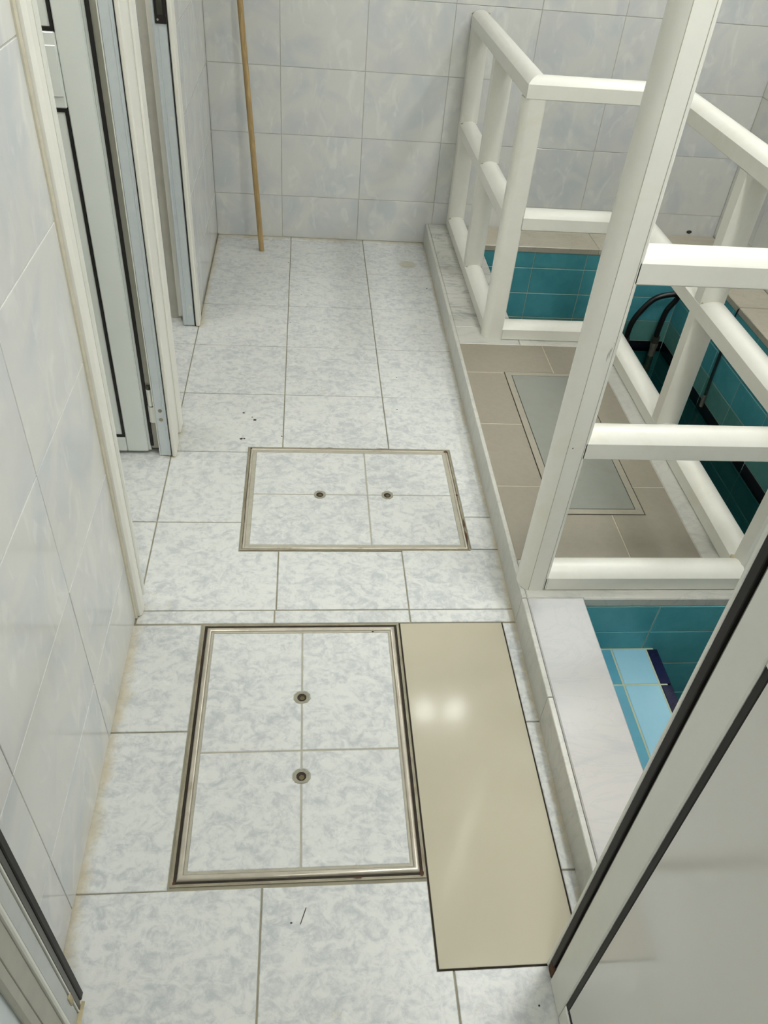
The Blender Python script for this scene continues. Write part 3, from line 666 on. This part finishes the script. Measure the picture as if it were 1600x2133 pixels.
tb('edge_lip', 'white_aluminium', -0.0275, -0.0215, 0.003, 2.02, 0.001, 0.03); tb('edge_gasket', 'black_rubber', -0.0215, -0.0085, 0.004, 2.02, 0.002, 0.035); tb('edge_channel', 'channel_grey', -0.0085, 0.0005, 0.012, 2.02, 0.006, 0.036, 0.002)
tb('stile', 'white_aluminium', 0.0, 0.0545, 0.003, 2.02, c=0.002); tb('stile', 'white_aluminium', 0.70, 0.755, 0.003, 2.02, c=0.002)
tb('bottom_rail', 'white_aluminium', 0.055, 0.699, 0.003, 0.055, c=0.002); tb('top_rail', 'white_aluminium', 0.055, 0.699, 1.965, 2.02, c=0.002)
tb('lock_rail', 'white_aluminium', 0.055, 0.699, ZL, ZL+0.146, c=0.002)
for z0, z1 in ((0.055, ZL), (ZL+0.146, 1.965)):
    tb('gasket', 'black_rubber', 0.0545, 0.065, z0, z1, 0.0025, 0.037); tb('gasket', 'black_rubber', 0.690, 0.700, z0, z1, 0.0025, 0.037)
    tb('gasket', 'black_rubber', 0.065, 0.69, z0, z0+.009, 0.0025, 0.037); tb('gasket', 'black_rubber', 0.065, 0.69, z1-.009, z1, 0.0025, 0.037)
    tb('panel', 'door_panel_white', 0.065, 0.690, z0+.009, z1-.009, 0.003, 0.036)
tb('rust_stain', 'rust', -0.0205, -0.001, 0.002, 0.034, 0.0015, 0.01, 0.003)
lf3.rotation_euler = (math.radians(-1.5), 0, 0)

# ================================================================== LOOSE THINGS
m = MB(); A = Vector((-0.188, 3.372, 0.0)); B = Vector((-0.278, 3.514, 1.42)); m.cyl(A, B, 0.0112, 16, 0.0112)
tag(auto_smooth(m.build('broom_handle', 'broomstick_wood', origin=A), 50), 'bare wooden broom handle leaning against the tiled back wall', 'broomstick')
def tube(name, pts, r, mat, parent=None, n=12, steps=8):
    P = [Vector(p) for p in pts]; Q = []
    for i in range(len(P)-1):
        p0 = P[max(i-1, 0)]; p1 = P[i]; p2 = P[i+1]; p3 = P[min(i+2, len(P)-1)]
        for k in range(steps):
            s = k/steps; Q.append(0.5*((2*p1)+(p2-p0)*s+(2*p0-5*p1+4*p2-p3)*s*s+(3*p1-p0-3*p2+p3)*s**3))
    Q.append(P[-1]); v = []; f = []; X = None
    for i, q_ in enumerate(Q):
        d = (Q[min(i+1, len(Q)-1)]-Q[max(i-1, 0)]).normalized()
        X = (d.orthogonal() if X is None else X-d*X.dot(d)).normalized(); Y = d.cross(X)
        v += [tuple(q_+X*r*math.cos(2*math.pi*k/n)+Y*r*math.sin(2*math.pi*k/n)) for k in range(n)]
    for i in range(len(Q)-1): f += [(i*n+k, i*n+(k+1) % n, (i+1)*n+(k+1) % n, (i+1)*n+k) for k in range(n)]
    f += [tuple(reversed(range(n))), tuple((len(Q)-1)*n+k for k in range(n))]
    return obj_from(name, v, f, mat, parent, smooth=True)
hy = 3.25
t = thing('pool_hose', (1.6, hy, -0.39), 'black rubber hose looping over the dark water in the far pool', 'hose')
tube('hose', [(1.518, hy, -0.45), (1.513, hy, -0.30), (1.518, hy, -0.225), (1.542, hy, -0.166), (1.593, hy, -0.099), (1.668, hy-.005, -0.073), (1.692, hy-.006, -0.082), (1.690, hy-.004, -0.105), (1.665, hy, -0.160), (1.656, hy, -0.258), (1.658, hy, -0.305)], 0.0130, 'black_hose', t)
MB().cyl((1.659, hy, -0.322), (1.658, hy, -0.290), 0.0175, 14).build('hose_collar', 'dark_channel', t); MB().cyl((1.518, hy, -0.345), (1.514, hy, -0.300), 0.0160, 14).build('hose_collar', 'dark_channel', t)
m = MB(); m.cyl((1.660, hy, -0.345), (1.659, hy, -0.322), 0.0185, 8); m.cyl((1.661, hy, -0.48), (1.660, hy, -0.345), 0.0150, 14); m.build('hose_fitting', 'chrome_fitting', t)
t = thing('drain_pipe', (1.727, 2.80, -0.39), 'thin dark cord and pipe hanging down the teal tiles below the right ledge', 'pipe')
tube('cord', [(1.738, 2.801, 0.086), (1.730, 2.801, 0.075), (1.729, 2.802, 0.02), (1.730, 2.798, -0.08)], 0.0028, 'black_hose', t, 8)
tube('pipe', [(1.727, 2.798, -0.06), (1.727, 2.795, -0.2), (1.727, 2.788, -0.33)], 0.0065, 'green_pipe', t, 10)
MB().cyl((1.727, 2.788, -0.315), (1.727, 2.786, -0.372), 0.0085, 10).build('pipe_end', 'chrome_fitting', t)
# hole broken in the tile just above the far ledge
m = MB(); m.cyl((1.79, 3.5325, 0.106), (1.79, 3.5285, 0.106), 0.013, 12); o = m.build('wall_hole', 'dirt'); o.scale = (1, 1, 0.6); tag(o, 'small dark drain hole low in the back wall above the tan ledge', 'drain hole')
# specks of dirt lying on the floor tiles
m = MB(); rnd = random.Random(3)
for (x, y, s_) in ((-0.07, 3.258, 4), (-0.013, 2.961, 3.5), (-0.053, 2.727, 3), (-0.19, 2.121, 6), (-0.153, 2.083, 7), (-0.162, 2.098, 4), (-0.189, 1.982, 7), (-0.180, 1.983, 5), (-0.067, 1.998, 4), (0.506, 3.059, 5), (0.32, 2.357, 3.5), (0.305, 2.158, 4), (-0.015, 0.565, 3), (0.167, 1.217, 4), (0.394, 0.417, 3)):
    s_ *= 0.0006; n = 6; b = len(m.v); st_ = 1.3
    m.v += [(x+s_*st_*math.cos(k*math.pi/3)*rnd.uniform(.7, 1.2), y+s_*math.sin(k*math.pi/3)*rnd.uniform(.7, 1.2), 0.0003) for k in range(n)]+[(x, y, 0.0003+s_*0.7)]
    m.f += [(b+k, b+(k+1) % n, b+n) for k in range(n)]
b = len(m.v); m.v += [(0.000, 0.562, .0005), (0.010, 0.590, .0005), (0.0115, 0.5895, .0005), (0.0015, 0.5615, .0005), (0.006, 0.576, .0015)]
m.f += [(b, b+1, b+4), (b+1, b+2, b+4), (b+2, b+3, b+4), (b+3, b, b+4)]
o = m.build('dirt_specks', 'dirt'); o['kind'] = 'stuff'; o['label'] = 'dark specks of dirt scattered over the white floor tiles'; o['category'] = 'dirt'

# ================================================================== CEILING LAMPS (above the frame; the glossy panel mirrors the globe pair; the tubes are added to brighten the room)
def globe_lamp(loc, label):
    lx, ly, lz = loc; t = thing('ceiling_lamp', loc, label, 'lamp')
    bar('lamp_base', 'lamp_base', t, lx-0.17, lx+0.17, ly-0.05, ly+0.05, lz-0.035, lz, c=0.006)
    for sx in (-0.095, 0.095):
        bm = bmesh.new(); bmesh.ops.create_uvsphere(bm, u_segments=20, v_segments=12, radius=0.06)
        for v in bm.verts: v.co += Vector((lx+sx, ly, lz-0.09))
        mm = MB(); mm.add_bm(bm); mm.build('lamp_globe', 'lamp_globe', t, smooth=True)
def added_tube_light(loc, length, watts, label):
    """added unseen ceiling light, long side along y; the diffuser shines"""
    lx, ly, lz = loc; t = thing('added_tube_light', loc, label, 'lamp'); wd = 0.16
    bar('added_housing', 'lamp_base', t, lx-wd/2-.01, lx+wd/2+.01, ly-length/2-.01, ly+length/2+.01, lz-0.05, lz, c=0.006)
    nm = 'diffuser_%d' % len(MATS); n = NT(nm); n.b.inputs['Base Color'].default_value = (.9, .9, .9, 1)
    n.b.inputs['Emission Color'].default_value = LAMP_COLOR+(1,); n.b.inputs['Emission Strength'].default_value = watts/(math.pi*(wd*length+2*.03*(wd+length)))
    bar('added_diffuser', nm, t, lx-wd/2, lx+wd/2, ly-length/2, ly+length/2, lz-0.08, lz-0.05, c=0.004)
globe_lamp(GLOBE_SPOT, 'twin globe ceiling lamp above the platform, mirrored in the beige floor panel')
for a_ in ADDED_TUBE_LIGHTS: added_tube_light(*a_)
